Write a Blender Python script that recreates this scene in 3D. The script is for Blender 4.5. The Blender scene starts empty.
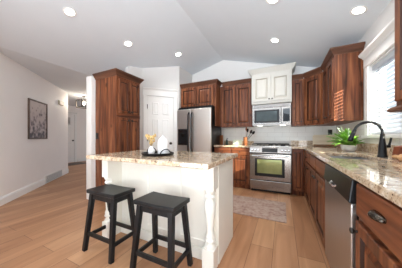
import bpy, bmesh, math, random
from mathutils import Vector, Matrix
random.seed(7)
S = bpy.context.scene
C = S.collection
PI = math.pi
R = math.radians

# ------------------------------------------------------------------ camera
cam_d = bpy.data.cameras.new('camera')
cam = bpy.data.objects.new('camera', cam_d); C.objects.link(cam)
cam.location = (0, 0, 1.097)
cam.rotation_euler = (PI/2, 0, 0.448)
cam_d.sensor_width = 36.0
cam_d.lens = 36.0*170/402
cam_d.shift_y = 3.0/402
cam_d.clip_start = 0.02
S.camera = cam
# ------------------------------------------------------------------ world, sun, exposure
w = bpy.data.worlds.new('world'); S.world = w
w.use_nodes = True
bg = w.node_tree.nodes['Background']
# world light: dim sky, bright lower half added to lift ceiling and walls
_n = w.node_tree
_tc = _n.nodes.new('ShaderNodeTexCoord'); _sp = _n.nodes.new('ShaderNodeSeparateXYZ'); _cr = _n.nodes.new('ShaderNodeValToRGB')
_mr = _n.nodes.new('ShaderNodeMapRange'); _mr.inputs[1].default_value = -1; _mr.inputs[2].default_value = 1
_n.links.new(_tc.outputs['Generated'], _sp.inputs[0]); _n.links.new(_sp.outputs['Z'], _mr.inputs[0]); _n.links.new(_mr.outputs[0], _cr.inputs[0])
_e = _cr.color_ramp.elements
_e[0].position = .44; _e[0].color = (.82, .92, 1.0, 1); _e[1].position = .56; _e[1].color = (.044, .050, .058, 1)
_x = _e.new(.5); _x.color = (.05, .056, .064, 1)
# the added glow comes only from behind the camera (-y); kept dim outside the window
_my = _n.nodes.new('ShaderNodeMapRange'); _my.inputs[1].default_value = -.25; _my.inputs[2].default_value = -.6
_mx = _n.nodes.new('ShaderNodeMix'); _mx.data_type = 'RGBA'; _mx.inputs[6].default_value = (.044, .050, .058, 1)
_n.links.new(_sp.outputs['Y'], _my.inputs[0]); _n.links.new(_my.outputs[0], _mx.inputs[0]); _n.links.new(_cr.outputs[0], _mx.inputs[7])
_n.links.new(_mx.outputs[2], bg.inputs[0])
bg.inputs[1].default_value = 13.0
sun_d = bpy.data.lights.new('sun', 'SUN'); sun_d.energy = 34; sun_d.angle = R(0.8); sun_d.color = (1, .88, .72)
sun = bpy.data.objects.new('sun', sun_d); C.objects.link(sun)
sun.rotation_euler = Vector((-1, .8, -.45)).to_track_quat('-Z', 'Y').to_euler()
# unseen fill lights added behind the camera to brighten the room
al = bpy.data.lights.new('back_fill_light', 'AREA'); al.shape = 'RECTANGLE'; al.size = 1.6; al.size_y = 2.1; al.energy = 12; al.color = (.95, .97, 1)
alo = bpy.data.objects.new('back_fill_light', al); C.objects.link(alo); alo.location = (-2.6, -2.6, 1.25); alo.rotation_euler = (R(98), 0, 0)
al2 = bpy.data.lights.new('side_fill_light', 'AREA'); al2.shape = 'RECTANGLE'; al2.size = 2.0; al2.size_y = 1.7; al2.energy = 80; al2.color = (1, .97, .93)  # fill added from the right for the dim left wall
alo2 = bpy.data.objects.new('side_fill_light', al2); C.objects.link(alo2); alo2.location = (.93, -1.25, 1.4); alo2.rotation_euler = (R(96), 0, R(84))
S.view_settings.view_transform = 'Standard'
S.view_settings.look = 'None'
S.view_settings.exposure = 0.24
S.view_settings.gamma = 1
S.view_settings.use_curve_mapping = False
try:
    S.cycles.use_denoising = True
    S.cycles.max_bounces = 10
    S.cycles.diffuse_bounces = 6
    S.cycles.sample_clamp_indirect = 6
except Exception:
    pass

# ------------------------------------------------------------------ materials
def srgb(r, g, b):
    f = lambda v: (v/255/12.92) if v/255 <= .04045 else ((v/255+.055)/1.055)**2.4
    return (f(r), f(g), f(b), 1)

def mat(name, col, rough=.5, metal=0., noise=0., nscale=8., bump=0., emit=None, es=0., coat=0., trans=0., spec=None, stretch=(1, 1, 1)):
    """principled material whose colour is broken up by a little procedural noise"""
    m = bpy.data.materials.new(name); m.use_nodes = True
    nt = m.node_tree; b = nt.nodes['Principled BSDF']
    b.inputs['Base Color'].default_value = col
    b.inputs['Roughness'].default_value = rough
    b.inputs['Metallic'].default_value = metal
    b.inputs['Coat Weight'].default_value = coat
    b.inputs['Transmission Weight'].default_value = trans
    if spec is not None: b.inputs['Specular IOR Level'].default_value = spec
    if emit:
        b.inputs['Emission Color'].default_value = emit; b.inputs['Emission Strength'].default_value = es
    if noise or bump:
        tc = nt.nodes.new('ShaderNodeTexCoord'); mp = nt.nodes.new('ShaderNodeMapping')
        mp.inputs['Scale'].default_value = stretch
        n = nt.nodes.new('ShaderNodeTexNoise'); n.inputs['Scale'].default_value = nscale; n.inputs['Detail'].default_value = 4
        nt.links.new(tc.outputs['Object'], mp.inputs[0]); nt.links.new(mp.outputs[0], n.inputs['Vector'])
        if noise:
            cr = nt.nodes.new('ShaderNodeValToRGB')
            cr.color_ramp.elements[0].position = .3; cr.color_ramp.elements[1].position = .7
            cr.color_ramp.elements[0].color = tuple(c*(1-noise) for c in col[:3])+(1,)
            cr.color_ramp.elements[1].color = tuple(min(1, c*(1+noise)) for c in col[:3])+(1,)
            nt.links.new(n.outputs[0], cr.inputs[0]); nt.links.new(cr.outputs[0], b.inputs['Base Color'])
        if bump:
            bp = nt.nodes.new('ShaderNodeBump'); bp.inputs['Strength'].default_value = bump; bp.inputs['Distance'].default_value = .01
            nt.links.new(n.outputs[0], bp.inputs['Height']); nt.links.new(bp.outputs[0], b.inputs['Normal'])
    return m

def wood(name, dark, mid, light, rough=.42, knots=True, stretch=(24, 24, 1.5), coat=.04):
    m = bpy.data.materials.new(name); m.use_nodes = True
    nt = m.node_tree; N = nt.nodes.new; L = nt.links.new
    b = nt.nodes['Principled BSDF']
    b.inputs['Roughness'].default_value = rough; b.inputs['Specular IOR Level'].default_value = .3; b.inputs['Coat Weight'].default_value = coat; b.inputs['Coat Roughness'].default_value = .25
    tc = N('ShaderNodeTexCoord'); mp = N('ShaderNodeMapping'); mp.inputs['Scale'].default_value = stretch
    L(tc.outputs['Object'], mp.inputs[0])
    n = N('ShaderNodeTexNoise'); n.inputs['Scale'].default_value = 1.0; n.inputs['Detail'].default_value = 5; n.inputs['Distortion'].default_value = .6
    L(mp.outputs[0], n.inputs['Vector'])
    cr = N('ShaderNodeValToRGB'); e = cr.color_ramp.elements
    e[0].position = .28; e[0].color = dark; e[1].position = .75; e[1].color = light
    x = cr.color_ramp.elements.new(.5); x.color = mid
    L(n.outputs[0], cr.inputs[0])
    out = cr.outputs[0]
    if knots:
        mp2 = N('ShaderNodeMapping'); mp2.inputs['Scale'].default_value = (5.5, 5.5, 3.2)
        L(tc.outputs['Object'], mp2.inputs[0])
        v = N('ShaderNodeTexVoronoi'); v.inputs['Scale'].default_value = 1.0
        L(mp2.outputs[0], v.inputs['Vector'])
        kr = N('ShaderNodeValToRGB'); kr.color_ramp.elements[0].position = .07; kr.color_ramp.elements[1].position = .17
        kr.color_ramp.elements[0].color = (.22, .16, .13, 1); kr.color_ramp.elements[1].color = (1, 1, 1, 1)
        L(v.outputs['Distance'], kr.inputs[0])
        mx = N('ShaderNodeMix'); mx.data_type = 'RGBA'; mx.blend_type = 'MULTIPLY'; mx.inputs[0].default_value = .85
        L(out, mx.inputs[6]); L(kr.outputs[0], mx.inputs[7]); out = mx.outputs[2]
    L(out, b.inputs['Base Color'])
    return m

def floor_mat():
    m = bpy.data.materials.new('oak_planks'); m.use_nodes = True
    nt = m.node_tree; N = nt.nodes.new; L = nt.links.new
    b = nt.nodes['Principled BSDF']; b.inputs['Roughness'].default_value = .38; b.inputs['Specular IOR Level'].default_value = .4
    tc = N('ShaderNodeTexCoord'); mp = N('ShaderNodeMapping'); mp.inputs['Rotation'].default_value = (0, 0, PI/2); mp.inputs['Location'].default_value = (.3, .085, 0)
    L(tc.outputs['Object'], mp.inputs[0])
    br = N('ShaderNodeTexBrick'); br.inputs['Scale'].default_value = 1; br.inputs['Brick Width'].default_value = 1.5; br.inputs['Row Height'].default_value = .21
    br.inputs['Mortar Size'].default_value = .0022; br.inputs['Mortar Smooth'].default_value = .3; br.offset = .37
    br.inputs['Color1'].default_value = srgb(200, 154, 116); br.inputs['Color2'].default_value = srgb(174, 126, 92); br.inputs['Mortar'].default_value = srgb(112, 82, 60)
    L(mp.outputs[0], br.inputs['Vector'])
    mp2 = N('ShaderNodeMapping'); mp2.inputs['Scale'].default_value = (9, .9, 1)
    L(tc.outputs['Object'], mp2.inputs[0])
    n = N('ShaderNodeTexNoise'); n.inputs['Scale'].default_value = 1.2; n.inputs['Detail'].default_value = 6; n.inputs['Distortion'].default_value = .8
    L(mp2.outputs[0], n.inputs['Vector'])
    cr = N('ShaderNodeValToRGB'); cr.color_ramp.elements[0].position = .3; cr.color_ramp.elements[1].position = .7
    cr.color_ramp.elements[0].color = (.70, .65, .60, 1); cr.color_ramp.elements[1].color = (1.0, 1.0, 1.0, 1)
    L(n.outputs[0], cr.inputs[0])
    mx = N('ShaderNodeMix'); mx.data_type = 'RGBA'; mx.blend_type = 'MULTIPLY'; mx.inputs[0].default_value = 1
    L(br.outputs[0], mx.inputs[6]); L(cr.outputs[0], mx.inputs[7]); L(mx.outputs[2], b.inputs['Base Color'])
    bp = N('ShaderNodeBump'); bp.inputs['Strength'].default_value = .15; bp.inputs['Distance'].default_value = .004
    L(n.outputs[0], bp.inputs['Height']); L(bp.outputs[0], b.inputs['Normal'])
    return m

def granite_mat():
    m = bpy.data.materials.new('granite'); m.use_nodes = True
    nt = m.node_tree; N = nt.nodes.new; L = nt.links.new
    b = nt.nodes['Principled BSDF']; b.inputs['Roughness'].default_value = .045; b.inputs['Specular IOR Level'].default_value = .6
    tc = N('ShaderNodeTexCoord')
    n1 = N('ShaderNodeTexNoise'); n1.inputs['Scale'].default_value = 26; n1.inputs['Detail'].default_value = 5; n1.inputs['Roughness'].default_value = .7; n1.inputs['Distortion'].default_value = .2
    L(tc.outputs['Object'], n1.inputs['Vector'])
    c1 = N('ShaderNodeValToRGB'); e = c1.color_ramp.elements
    e[0].position = .33; e[0].color = srgb(122, 94, 72); e[1].position = .68; e[1].color = srgb(236, 226, 210)
    x = e.new(.47); x.color = srgb(196, 172, 144); x = e.new(.58); x.color = srgb(210, 192, 168)
    L(n1.outputs[0], c1.inputs[0])
    v = N('ShaderNodeTexVoronoi'); v.inputs['Scale'].default_value = 75
    L(tc.outputs['Object'], v.inputs['Vector'])
    n2 = N('ShaderNodeTexNoise'); n2.inputs['Scale'].default_value = 40; n2.inputs['Detail'].default_value = 3
    L(tc.outputs['Object'], n2.inputs['Vector'])
    ad = N('ShaderNodeMath'); ad.operation = 'ADD'
    L(v.outputs['Distance'], ad.inputs[0]); L(n2.outputs[0], ad.inputs[1])
    c2 = N('ShaderNodeValToRGB'); c2.color_ramp.elements[0].position = .62; c2.color_ramp.elements[1].position = .74
    c2.color_ramp.elements[0].color = (.10, .08, .07, 1); c2.color_ramp.elements[1].color = (1, 1, 1, 1)
    L(ad.outputs[0], c2.inputs[0])
    mx = N('ShaderNodeMix'); mx.data_type = 'RGBA'; mx.blend_type = 'MULTIPLY'; mx.inputs[0].default_value = .9
    L(c1.outputs[0], mx.inputs[6]); L(c2.outputs[0], mx.inputs[7]); L(mx.outputs[2], b.inputs['Base Color'])
    return m

def rug_mat():
    m = bpy.data.materials.new('rug_weave'); m.use_nodes = True
    nt = m.node_tree; N = nt.nodes.new; L = nt.links.new
    b = nt.nodes['Principled BSDF']; b.inputs['Roughness'].default_value = .95
    tc = N('ShaderNodeTexCoord')
    v = N('ShaderNodeTexVoronoi'); v.inputs['Scale'].default_value = 11; v.feature = 'SMOOTH_F1'
    L(tc.outputs['Object'], v.inputs['Vector'])
    n = N('ShaderNodeTexNoise'); n.inputs['Scale'].default_value = 26; n.inputs['Detail'].default_value = 4
    L(tc.outputs['Object'], n.inputs['Vector'])
    ad = N('ShaderNodeMath'); ad.operation = 'MULTIPLY_ADD'; ad.inputs[1].default_value = .5
    L(v.outputs['Distance'], ad.inputs[0]); L(n.outputs[0], ad.inputs[2])
    c = N('ShaderNodeValToRGB'); e = c.color_ramp.elements
    e[0].position = .4; e[0].color = srgb(128, 98, 90); e[1].position = .85; e[1].color = srgb(176, 156, 142)
    x = e.new(.6); x.color = srgb(158, 130, 120)
    L(ad.outputs[0], c.inputs[0]); L(c.outputs[0], b.inputs['Base Color'])
    return m

def print_mat():
    """faded monochrome photograph: pale sky, dark blossoms towards the foot"""
    m = bpy.data.materials.new('art_print'); m.use_nodes = True
    nt = m.node_tree; N = nt.nodes.new; L = nt.links.new
    b = nt.nodes['Principled BSDF']; b.inputs['Roughness'].default_value = .5
    tc = N('ShaderNodeTexCoord'); sp = N('ShaderNodeSeparateXYZ'); L(tc.outputs['Object'], sp.inputs[0])
    v = N('ShaderNodeTexVoronoi'); v.inputs['Scale'].default_value = 11; L(tc.outputs['Object'], v.inputs['Vector'])
    n = N('ShaderNodeTexNoise'); n.inputs['Scale'].default_value = 14; n.inputs['Detail'].default_value = 5; L(tc.outputs['Object'], n.inputs['Vector'])
    a = N('ShaderNodeMath'); a.operation = 'MULTIPLY_ADD'; a.inputs[1].default_value = .45; L(v.outputs['Distance'], a.inputs[0]); L(n.outputs[0], a.inputs[2])
    g = N('ShaderNodeMath'); g.operation = 'MULTIPLY_ADD'; g.inputs[1].default_value = .55; L(sp.outputs['Z'], g.inputs[0]); L(a.outputs[0], g.inputs[2])
    c = N('ShaderNodeValToRGB'); e = c.color_ramp.elements
    e[0].position = .66; e[0].color = srgb(74, 64, 66); e[1].position = 1.0; e[1].color = srgb(190, 174, 168)
    x = e.new(.84); x.color = srgb(142, 126, 124)
    L(g.outputs[0], c.inputs[0]); L(c.outputs[0], b.inputs['Base Color'])
    return m

def tile_mat():
    m = bpy.data.materials.new('pale_wall_tile'); m.use_nodes = True
    nt = m.node_tree; N = nt.nodes.new; L = nt.links.new
    b = nt.nodes['Principled BSDF']; b.inputs['Roughness'].default_value = .25
    tc = N('ShaderNodeTexCoord'); sp = N('ShaderNodeSeparateXYZ'); L(tc.outputs['Object'], sp.inputs[0])
    ad = N('ShaderNodeMath'); ad.operation = 'ADD'; L(sp.outputs['X'], ad.inputs[0]); L(sp.outputs['Y'], ad.inputs[1])
    cb = N('ShaderNodeCombineXYZ'); L(ad.outputs[0], cb.inputs['X']); L(sp.outputs['Z'], cb.inputs['Y'])
    br = N('ShaderNodeTexBrick'); br.inputs['Scale'].default_value = 1; br.inputs['Brick Width'].default_value = .30; br.inputs['Row Height'].default_value = .1
    br.inputs['Mortar Size'].default_value = .002
    br.inputs['Color1'].default_value = srgb(238, 237, 232); br.inputs['Color2'].default_value = srgb(234, 233, 227); br.inputs['Mortar'].default_value = srgb(208, 205, 197)
    L(cb.outputs[0], br.inputs['Vector']); L(br.outputs[0], b.inputs['Base Color'])
    return m

M = {}
M['floor'] = floor_mat()
M['granite'] = granite_mat()
M['rug'] = rug_mat()
M['print'] = print_mat()
M['tile'] = tile_mat()
M['wall'] = mat('wall_paint', srgb(216, 213, 210), .6, noise=.012, nscale=3)
M['wall_lifted'] = mat('wall_paint_lifted', srgb(242, 237, 233), .6, noise=.012, nscale=3)  # same wall paint, missing light put into the colour for left and hall walls
M['ceiling'] = mat('ceiling_paint', srgb(217, 222, 227), .7, noise=.01, nscale=4)
M['white'] = mat('white_trim_paint', srgb(238, 237, 234), .35, noise=.01, nscale=6)
M['cream'] = mat('cream_cabinet_paint', srgb(200, 197, 189), .35, noise=.015, nscale=10)
M['island'] = mat('island_paint', srgb(238, 236, 227), .38, noise=.012, nscale=8)
M['alder'] = wood('knotty_alder', srgb(50, 26, 16), srgb(108, 60, 36), srgb(154, 97, 61))
M['alder_h'] = wood('knotty_alder_horizontal', srgb(50, 26, 16), srgb(108, 60, 36), srgb(150, 93, 58), stretch=(1.5, 24, 24))
M['stain'] = wood('alder_crown', srgb(66, 40, 28), srgb(92, 58, 42), srgb(116, 78, 58), knots=False, stretch=(1.3, 1.3, 20))
M['groove_shade'] = wood('alder_groove_shade', srgb(40, 22, 14), srgb(58, 32, 20), srgb(78, 46, 30), knots=False, coat=0, rough=.5)
M['groove_shade_cream'] = mat('cream_groove_shade', srgb(176, 168, 154), .4, noise=.04)
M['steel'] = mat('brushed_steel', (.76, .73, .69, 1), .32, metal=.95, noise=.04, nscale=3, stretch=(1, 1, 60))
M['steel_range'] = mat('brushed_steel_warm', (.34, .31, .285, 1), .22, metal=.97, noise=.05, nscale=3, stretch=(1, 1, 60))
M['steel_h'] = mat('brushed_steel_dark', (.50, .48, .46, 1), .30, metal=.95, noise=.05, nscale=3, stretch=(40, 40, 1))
M['sink_steel'] = mat('satin_sink_steel', (.26, .26, .26, 1), .35, metal=.9, noise=.05, nscale=6)
M['chrome'] = mat('polished_steel', (.72, .71, .70, 1), .16, metal=1, noise=.02)
M['black'] = mat('black_plastic', (.009, .009, .010, 1), .32, noise=.1, spec=.3)
M['blackglass'] = mat('black_glass', (.01, .011, .013, 1), .06, noise=.1, coat=.5)
M['ovenglass'] = mat('tinted_oven_glass', (.30, .34, .15, 1), .12, metal=.55, noise=.12, nscale=7)
M['mwglass'] = mat('microwave_glass', (.10, .12, .12, 1), .10, metal=.5, noise=.2, nscale=6)
M['iron'] = mat('cast_iron', (.02, .02, .02, 1), .6, noise=.2, nscale=40, bump=.2)
M['bronze'] = mat('dark_bronze', (.045, .038, .033, 1), .35, metal=.8, noise=.2, nscale=30)
M['pewter'] = mat('antique_pewter', (.075, .062, .05, 1), .25, metal=.9, noise=.3, nscale=40)
M['stool'] = wood('black_stool_wood', (.007, .007, .008, 1), (.011, .011, .012, 1), (.018, .018, .019, 1), rough=.40, knots=False, coat=.0)
M['stool'].node_tree.nodes['Principled BSDF'].inputs['Specular IOR Level'].default_value = .3
M['blind'] = mat('blind_slat', srgb(206, 211, 217), .45, noise=.01)
_bn = M['blind'].node_tree; _tl = _bn.nodes.new('ShaderNodeBsdfTranslucent'); _tl.inputs[0].default_value = (.85, .88, .92, 1)
_bm = _bn.nodes.new('ShaderNodeMixShader'); _bm.inputs[0].default_value = .04
_bn.links.new(_bn.nodes['Principled BSDF'].outputs[0], _bm.inputs[1]); _bn.links.new(_tl.outputs[0], _bm.inputs[2]); _bn.links.new(_bm.outputs[0], _bn.nodes['Material Output'].inputs[0])
def pane_mat():
    m = bpy.data.materials.new('window_glass'); m.use_nodes = True
    nt = m.node_tree; N = nt.nodes.new; L = nt.links.new
    nt.nodes.remove(nt.nodes['Principled BSDF'])
    tr = N('ShaderNodeBsdfTransparent'); tr.inputs[0].default_value = (.93, .96, .97, 1)
    gl = N('ShaderNodeBsdfGlossy'); gl.inputs['Roughness'].default_value = .02
    mx = N('ShaderNodeMixShader'); mx.inputs[0].default_value = .05; L(tr.outputs[0], mx.inputs[1]); L(gl.outputs[0], mx.inputs[2])
    L(mx.outputs[0], nt.nodes['Material Output'].inputs[0]); return m
M['glass'] = pane_mat()
M['lens'] = mat('lamp_lens', (1, 1, 1, 1), .4, emit=(1, .95, .87, 1), es=14, noise=.005)
M['task'] = mat('task_lamp_lens', (1, 1, 1, 1), .4, emit=(1, .93, .82, 1), es=4, noise=.005)
M['bulb'] = mat('lantern_bulb', (1, 1, 1, 1), .4, emit=(1, .86, .66, 1), es=22, noise=.005)
M['paleglass'] = mat('lantern_glass', (1, .97, .92, 1), .05, trans=.95, noise=.01)
M['ceramic'] = mat('white_ceramic', srgb(238, 238, 238), .28, noise=.012, nscale=12)
M['leaf'] = mat('green_leaf', srgb(108, 158, 50), .45, noise=.25, nscale=18)
M['paleleaf'] = mat('pale_leaf', srgb(196, 214, 182), .5, noise=.15, nscale=30)
M['soil'] = mat('soil', srgb(70, 52, 38), .9, noise=.3, nscale=40)
M['maple'] = wood('maple_board', srgb(226, 208, 178), srgb(238, 224, 198), srgb(246, 236, 216), rough=.5, knots=False, stretch=(2, 14, 14), coat=0)
M['walnut'] = wood('oiled_wood', srgb(112, 66, 38), srgb(140, 88, 54), srgb(162, 106, 68), rough=.5, knots=False, coat=0)
M['cherry'] = wood('red_brown_block', srgb(104, 52, 34), srgb(132, 70, 46), srgb(150, 86, 58), rough=.45, knots=False, coat=.1)
M['petal'] = mat('dried_flower', srgb(202, 170, 112), .8, noise=.3, nscale=40)
M['stem'] = mat('dried_stem', srgb(140, 112, 66), .8, noise=.2, nscale=40)
M['ginger'] = mat('pale_turned_wood', srgb(214, 168, 120), .5, noise=.1, nscale=20)
M['darkbottle'] = mat('dark_green_bottle', srgb(52, 66, 56), .15, noise=.1)
M['mat'] = mat('grey_doormat', srgb(112, 108, 104), .95, noise=.2, nscale=60)
M['frame'] = wood('dark_frame_wood', srgb(74, 60, 52), srgb(98, 80, 70), srgb(116, 96, 84), rough=.5, knots=False, coat=0)
M['vent'] = mat('white_metal_grille', srgb(222, 220, 216), .4, noise=.01)
M['vent_dark'] = mat('grey_louvers', srgb(172, 170, 167), .45, noise=.01)
M['ivory'] = mat('ivory_plastic', srgb(214, 204, 184), .5, noise=.02)
M['card'] = mat('pale_green_card', srgb(218, 224, 200), .6, noise=.03)
M['candle'] = mat('candle_glass', srgb(206, 206, 204), .15, noise=.03)

# ------------------------------------------------------------------ mesh helpers
class MB:
    def __init__(s): s.v = []; s.f = []
    def add(s, vs, fs):
        n = len(s.v); s.v += [tuple(p) for p in vs]; s.f += [tuple(i+n for i in q) for q in fs]; return s
    def box(s, x0, y0, z0, x1, y1, z1):
        return s.hexa([(x0, y0, z0), (x1, y0, z0), (x1, y1, z0), (x0, y1, z0), (x0, y0, z1), (x1, y0, z1), (x1, y1, z1), (x0, y1, z1)])
    def hexa(s, p):
        return s.add(p, [(0, 3, 2, 1), (4, 5, 6, 7), (0, 1, 5, 4), (1, 2, 6, 5), (2, 3, 7, 6), (3, 0, 4, 7)])
    def bar(s, a, b, wa, da, wb=None, db=None, side=(1, 0, 0)):
        """tapered square bar from a to b; widths along side / its normal"""
        wb = wa if wb is None else wb; db = da if db is None else db
        a = Vector(a); b = Vector(b); d = (b-a).normalized(); u = Vector(side); u = (u-d*u.dot(d)).normalized(); v = d.cross(u)
        p = []
        for c, ww, dd in ((a, wa, da), (b, wb, db)):
            for i, j in ((-1, -1), (1, -1), (1, 1), (-1, 1)): p.append(c+u*(i*ww/2)+v*(j*dd/2))
        return s.hexa(p)
    def tube(s, pts, rad, n=12, caps=True):
        pts = [Vector(p) for p in pts]; k = len(pts)
        if not hasattr(rad, '__len__'): rad = [rad]*k
        vs = []; up = None
        for i, p in enumerate(pts):
            d = (pts[min(i+1, k-1)]-pts[max(i-1, 0)])
            d = d.normalized() if d.length > 1e-9 else Vector((0, 0, 1))
            if up is None:
                up = Vector((1, 0, 0)) if abs(d.x) < .9 else Vector((0, 1, 0))
            u = (up-d*up.dot(d)).normalized(); up = u; v = d.cross(u)
            for j in range(n):
                t = 2*PI*j/n; vs.append(p+(u*math.cos(t)+v*math.sin(t))*rad[i])
        fs = []
        for i in range(k-1):
            for j in range(n): fs.append((i*n+j, i*n+(j+1) % n, (i+1)*n+(j+1) % n, (i+1)*n+j))
        if caps: fs += [tuple(range(n))[::-1], tuple(range((k-1)*n, k*n))]
        return s.add(vs, fs)
    def lathe(s, prof, o=(0, 0, 0), axis=(0, 0, 1), n=20):
        """prof: list of (radius, height along axis)"""
        o = Vector(o); d = Vector(axis).normalized()
        return s.tube_exact([(o+d*h, r) for r, h in prof], d, n)
    def tube_exact(s, pr, d, n):
        u = Vector((1, 0, 0)) if abs(d.x) < .9 else Vector((0, 1, 0)); u = (u-d*u.dot(d)).normalized(); v = d.cross(u)
        vs = []; k = len(pr)
        for p, r in pr:
            for j in range(n):
                t = 2*PI*j/n; vs.append(p+(u*math.cos(t)+v*math.sin(t))*max(r, 1e-4))
        fs = [(i*n+j, i*n+(j+1) % n, (i+1)*n+(j+1) % n, (i+1)*n+j) for i in range(k-1) for j in range(n)]
        fs += [tuple(range(n))[::-1], tuple(range((k-1)*n, k*n))]
        return s.add(vs, fs)
    def rings(s, x0, x1, z0, z1, prof, y=0.):
        """rectangular panel in the x-z plane facing -y; prof: (inset, protrusion)"""
        vs = []
        for i, o in prof:
            vs += [(x0+i, y-o, z0+i), (x1-i, y-o, z0+i), (x1-i, y-o, z1-i), (x0+i, y-o, z1-i)]
        fs = [(3, 2, 1, 0)]
        for k in range(len(prof)-1):
            for j in range(4): fs.append((k*4+j, k*4+(j+1) % 4, k*4+4+(j+1) % 4, k*4+4+j))
        k = (len(prof)-1)*4; fs.append((k, k+1, k+2, k+3))
        return s.add(vs, fs)
    def poly(s, pts, z0, z1):
        n = len(pts); vs = [(x, y, z0) for x, y in pts]+[(x, y, z1) for x, y in pts]
        return s.add(vs, [tuple(range(n))[::-1], tuple(range(n, 2*n))]+[(i, (i+1) % n, n+(i+1) % n, n+i) for i in range(n)])
    def sweep(s, path, prof):
        """profile (out, z) swept along a plan path, outward = to the right of travel"""
        k = len(path); P = [Vector(p) for p in path]; vs = []; n = len(prof)
        for i in range(k):
            def nrm(a, b):
                d = (b-a).normalized(); return Vector((d.y, -d.x))
            if i == 0: m = nrm(P[0], P[1])
            elif i == k-1: m = nrm(P[-2], P[-1])
            else:
                a = nrm(P[i-1], P[i]); b = nrm(P[i], P[i+1]); m = (a+b)/(1+a.dot(b))
            for o, z in prof: vs.append((P[i].x+m.x*o, P[i].y+m.y*o, z))
        fs = [(i*n+j, i*n+(j+1) % n, (i+1)*n+(j+1) % n, (i+1)*n+j) for i in range(k-1) for j in range(n)]
        fs += [tuple(range(n))[::-1], tuple(range((k-1)*n, k*n))]
        return s.add(vs, fs)
    def grid(s, xs, ys, z0, z1, hole):
        """slab on a grid with some cells left out"""
        nx, ny = len(xs), len(ys); idx = {}
        def vid(i, j, k):
            if (i, j, k) not in idx:
                idx[(i, j, k)] = len(s.v); s.v.append((xs[i], ys[j], z1 if k else z0))
            return idx[(i, j, k)]
        ok = lambda i, j: 0 <= i < nx-1 and 0 <= j < ny-1 and not hole(i, j)
        for i in range(nx-1):
            for j in range(ny-1):
                if not ok(i, j): continue
                s.f.append((vid(i, j, 1), vid(i+1, j, 1), vid(i+1, j+1, 1), vid(i, j+1, 1)))
                s.f.append((vid(i, j, 0), vid(i, j+1, 0), vid(i+1, j+1, 0), vid(i+1, j, 0)))
                for (a, b, di, dj) in (((0, 0), (1, 0), 0, -1), ((1, 0), (1, 1), 1, 0), ((1, 1), (0, 1), 0, 1), ((0, 1), (0, 0), -1, 0)):
                    if not ok(i+di, j+dj):
                        s.f.append((vid(i+a[0], j+a[1], 0), vid(i+b[0], j+b[1], 0), vid(i+b[0], j+b[1], 1), vid(i+a[0], j+a[1], 1)))
        return s
    def build(s, name, m, parent=None, bevel=0., smooth=None, seg=2):
        me = bpy.data.meshes.new(name)
        bm = bmesh.new()
        vs = [bm.verts.new(p) for p in s.v]
        for q in s.f:
            try: bm.faces.new([vs[i] for i in q])
            except ValueError: pass
        bmesh.ops.recalc_face_normals(bm, faces=bm.faces)
        bm.to_mesh(me); bm.free()
        me.materials.append(M[m])
        if smooth is not None:
            for p in me.polygons: p.use_smooth = True
            me.set_sharp_from_angle(angle=R(smooth))
        o = bpy.data.objects.new(name, me); C.objects.link(o)
        if parent is not None: o.parent = parent
        if bevel:
            b = o.modifiers.new('bevel', 'BEVEL'); b.width = bevel; b.segments = seg; b.limit_method = 'ANGLE'; b.angle_limit = R(40)
        return o

def tag(o, label, cat, group=None):
    o['label'] = label; o['category'] = cat
    if group: o['group'] = group
    return o
def thing(name, label, cat, loc=(0, 0, 0), rotz=0., group=None):
    o = bpy.data.objects.new(name, None); C.objects.link(o); o.empty_display_size = .1
    o.location = loc; o.rotation_euler = (0, 0, rotz)
    return tag(o, label, cat, group)
def struct(o):
    o['kind'] = 'structure'; return o
def copy_thing(o, label, loc, parent=None):
    c = o.copy(); C.objects.link(c)
    if parent is None: c['label'] = label; c.location = loc
    else: c.parent = parent
    for ch in list(o.children): copy_thing(ch, None, None, c)
    return c

# ------------------------------------------------------------------ the room
RX, RZ, SL = -1.4, 3.09, .27           # ridge of the vault and its slope
XW, YW = .97, 4.22                      # right wall, back wall
zc = lambda x: RZ-SL*abs(x-RX)
struct(MB().box(-11, -2.2, -.06, 1.2, 8, 0).build('floor', 'floor'))
def slab4(a, b, y0, y1, t=.06):
    (xa, za), (xb, zb) = a, b
    return MB().hexa([(xa, y0, za), (xb, y0, zb), (xb, y1, zb), (xa, y1, za), (xa, y0, za+t), (xb, y0, zb+t), (xb, y1, zb+t), (xa, y1, za+t)])
cm = slab4((-3.8, zc(-3.8)), (RX, RZ), -5, 8); cm2 = slab4((RX, RZ), (1.2, zc(1.2)), -5, 8); cm.add(cm2.v, cm2.f)
cm3 = slab4((-11, 2.44), (-3.8, zc(-3.8)), -5, 8); cm.add(cm3.v, cm3.f)
struct(cm.build('ceiling', 'ceiling'))
# right wall with the window opening
WY0, WY1, WZ0, WZ1 = 1.66, 2.80, 1.13, 1.97
wr = MB()
wr.box(XW, -5.0, 0, XW+.14, YW+.14, WZ0); wr.box(XW, -5.0, WZ0, XW+.14, WY0, WZ1); wr.box(XW, WY1, WZ0, XW+.14, YW+.14, WZ1)
wr.box(XW, -5.0, WZ1, XW+.14, YW+.14, zc(XW)+.02)
struct(wr.build('wall_right', 'wall'))
def vwall(name, path, t, ztop, m='wall'):
    """vertical wall prism from a plan quad, top following ztop(x)"""
    vs = [(x, y, 0) for x, y in path]+[(x, y, ztop(x)+.02) for x, y in path]
    n = len(path)
    o = MB().add(vs, [tuple(range(n))[::-1], tuple(range(n, 2*n))]+[(i, (i+1) % n, n+(i+1) % n, n+i) for i in range(n)]).build(name, m)
    return struct(o)
gb = MB()
for xa, xb in ((-2.30, RX), (RX, XW+.14)):
    za, zb = zc(xa)+.02, zc(xb)+.02
    gb.hexa([(xa, YW, 0), (xb, YW, 0), (xb, YW+.14, 0), (xa, YW+.14, 0), (xa, YW, za), (xb, YW, zb), (xb, YW+.14, zb), (xa, YW+.14, za)])
struct(gb.build('wall_back', 'wall'))
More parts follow.
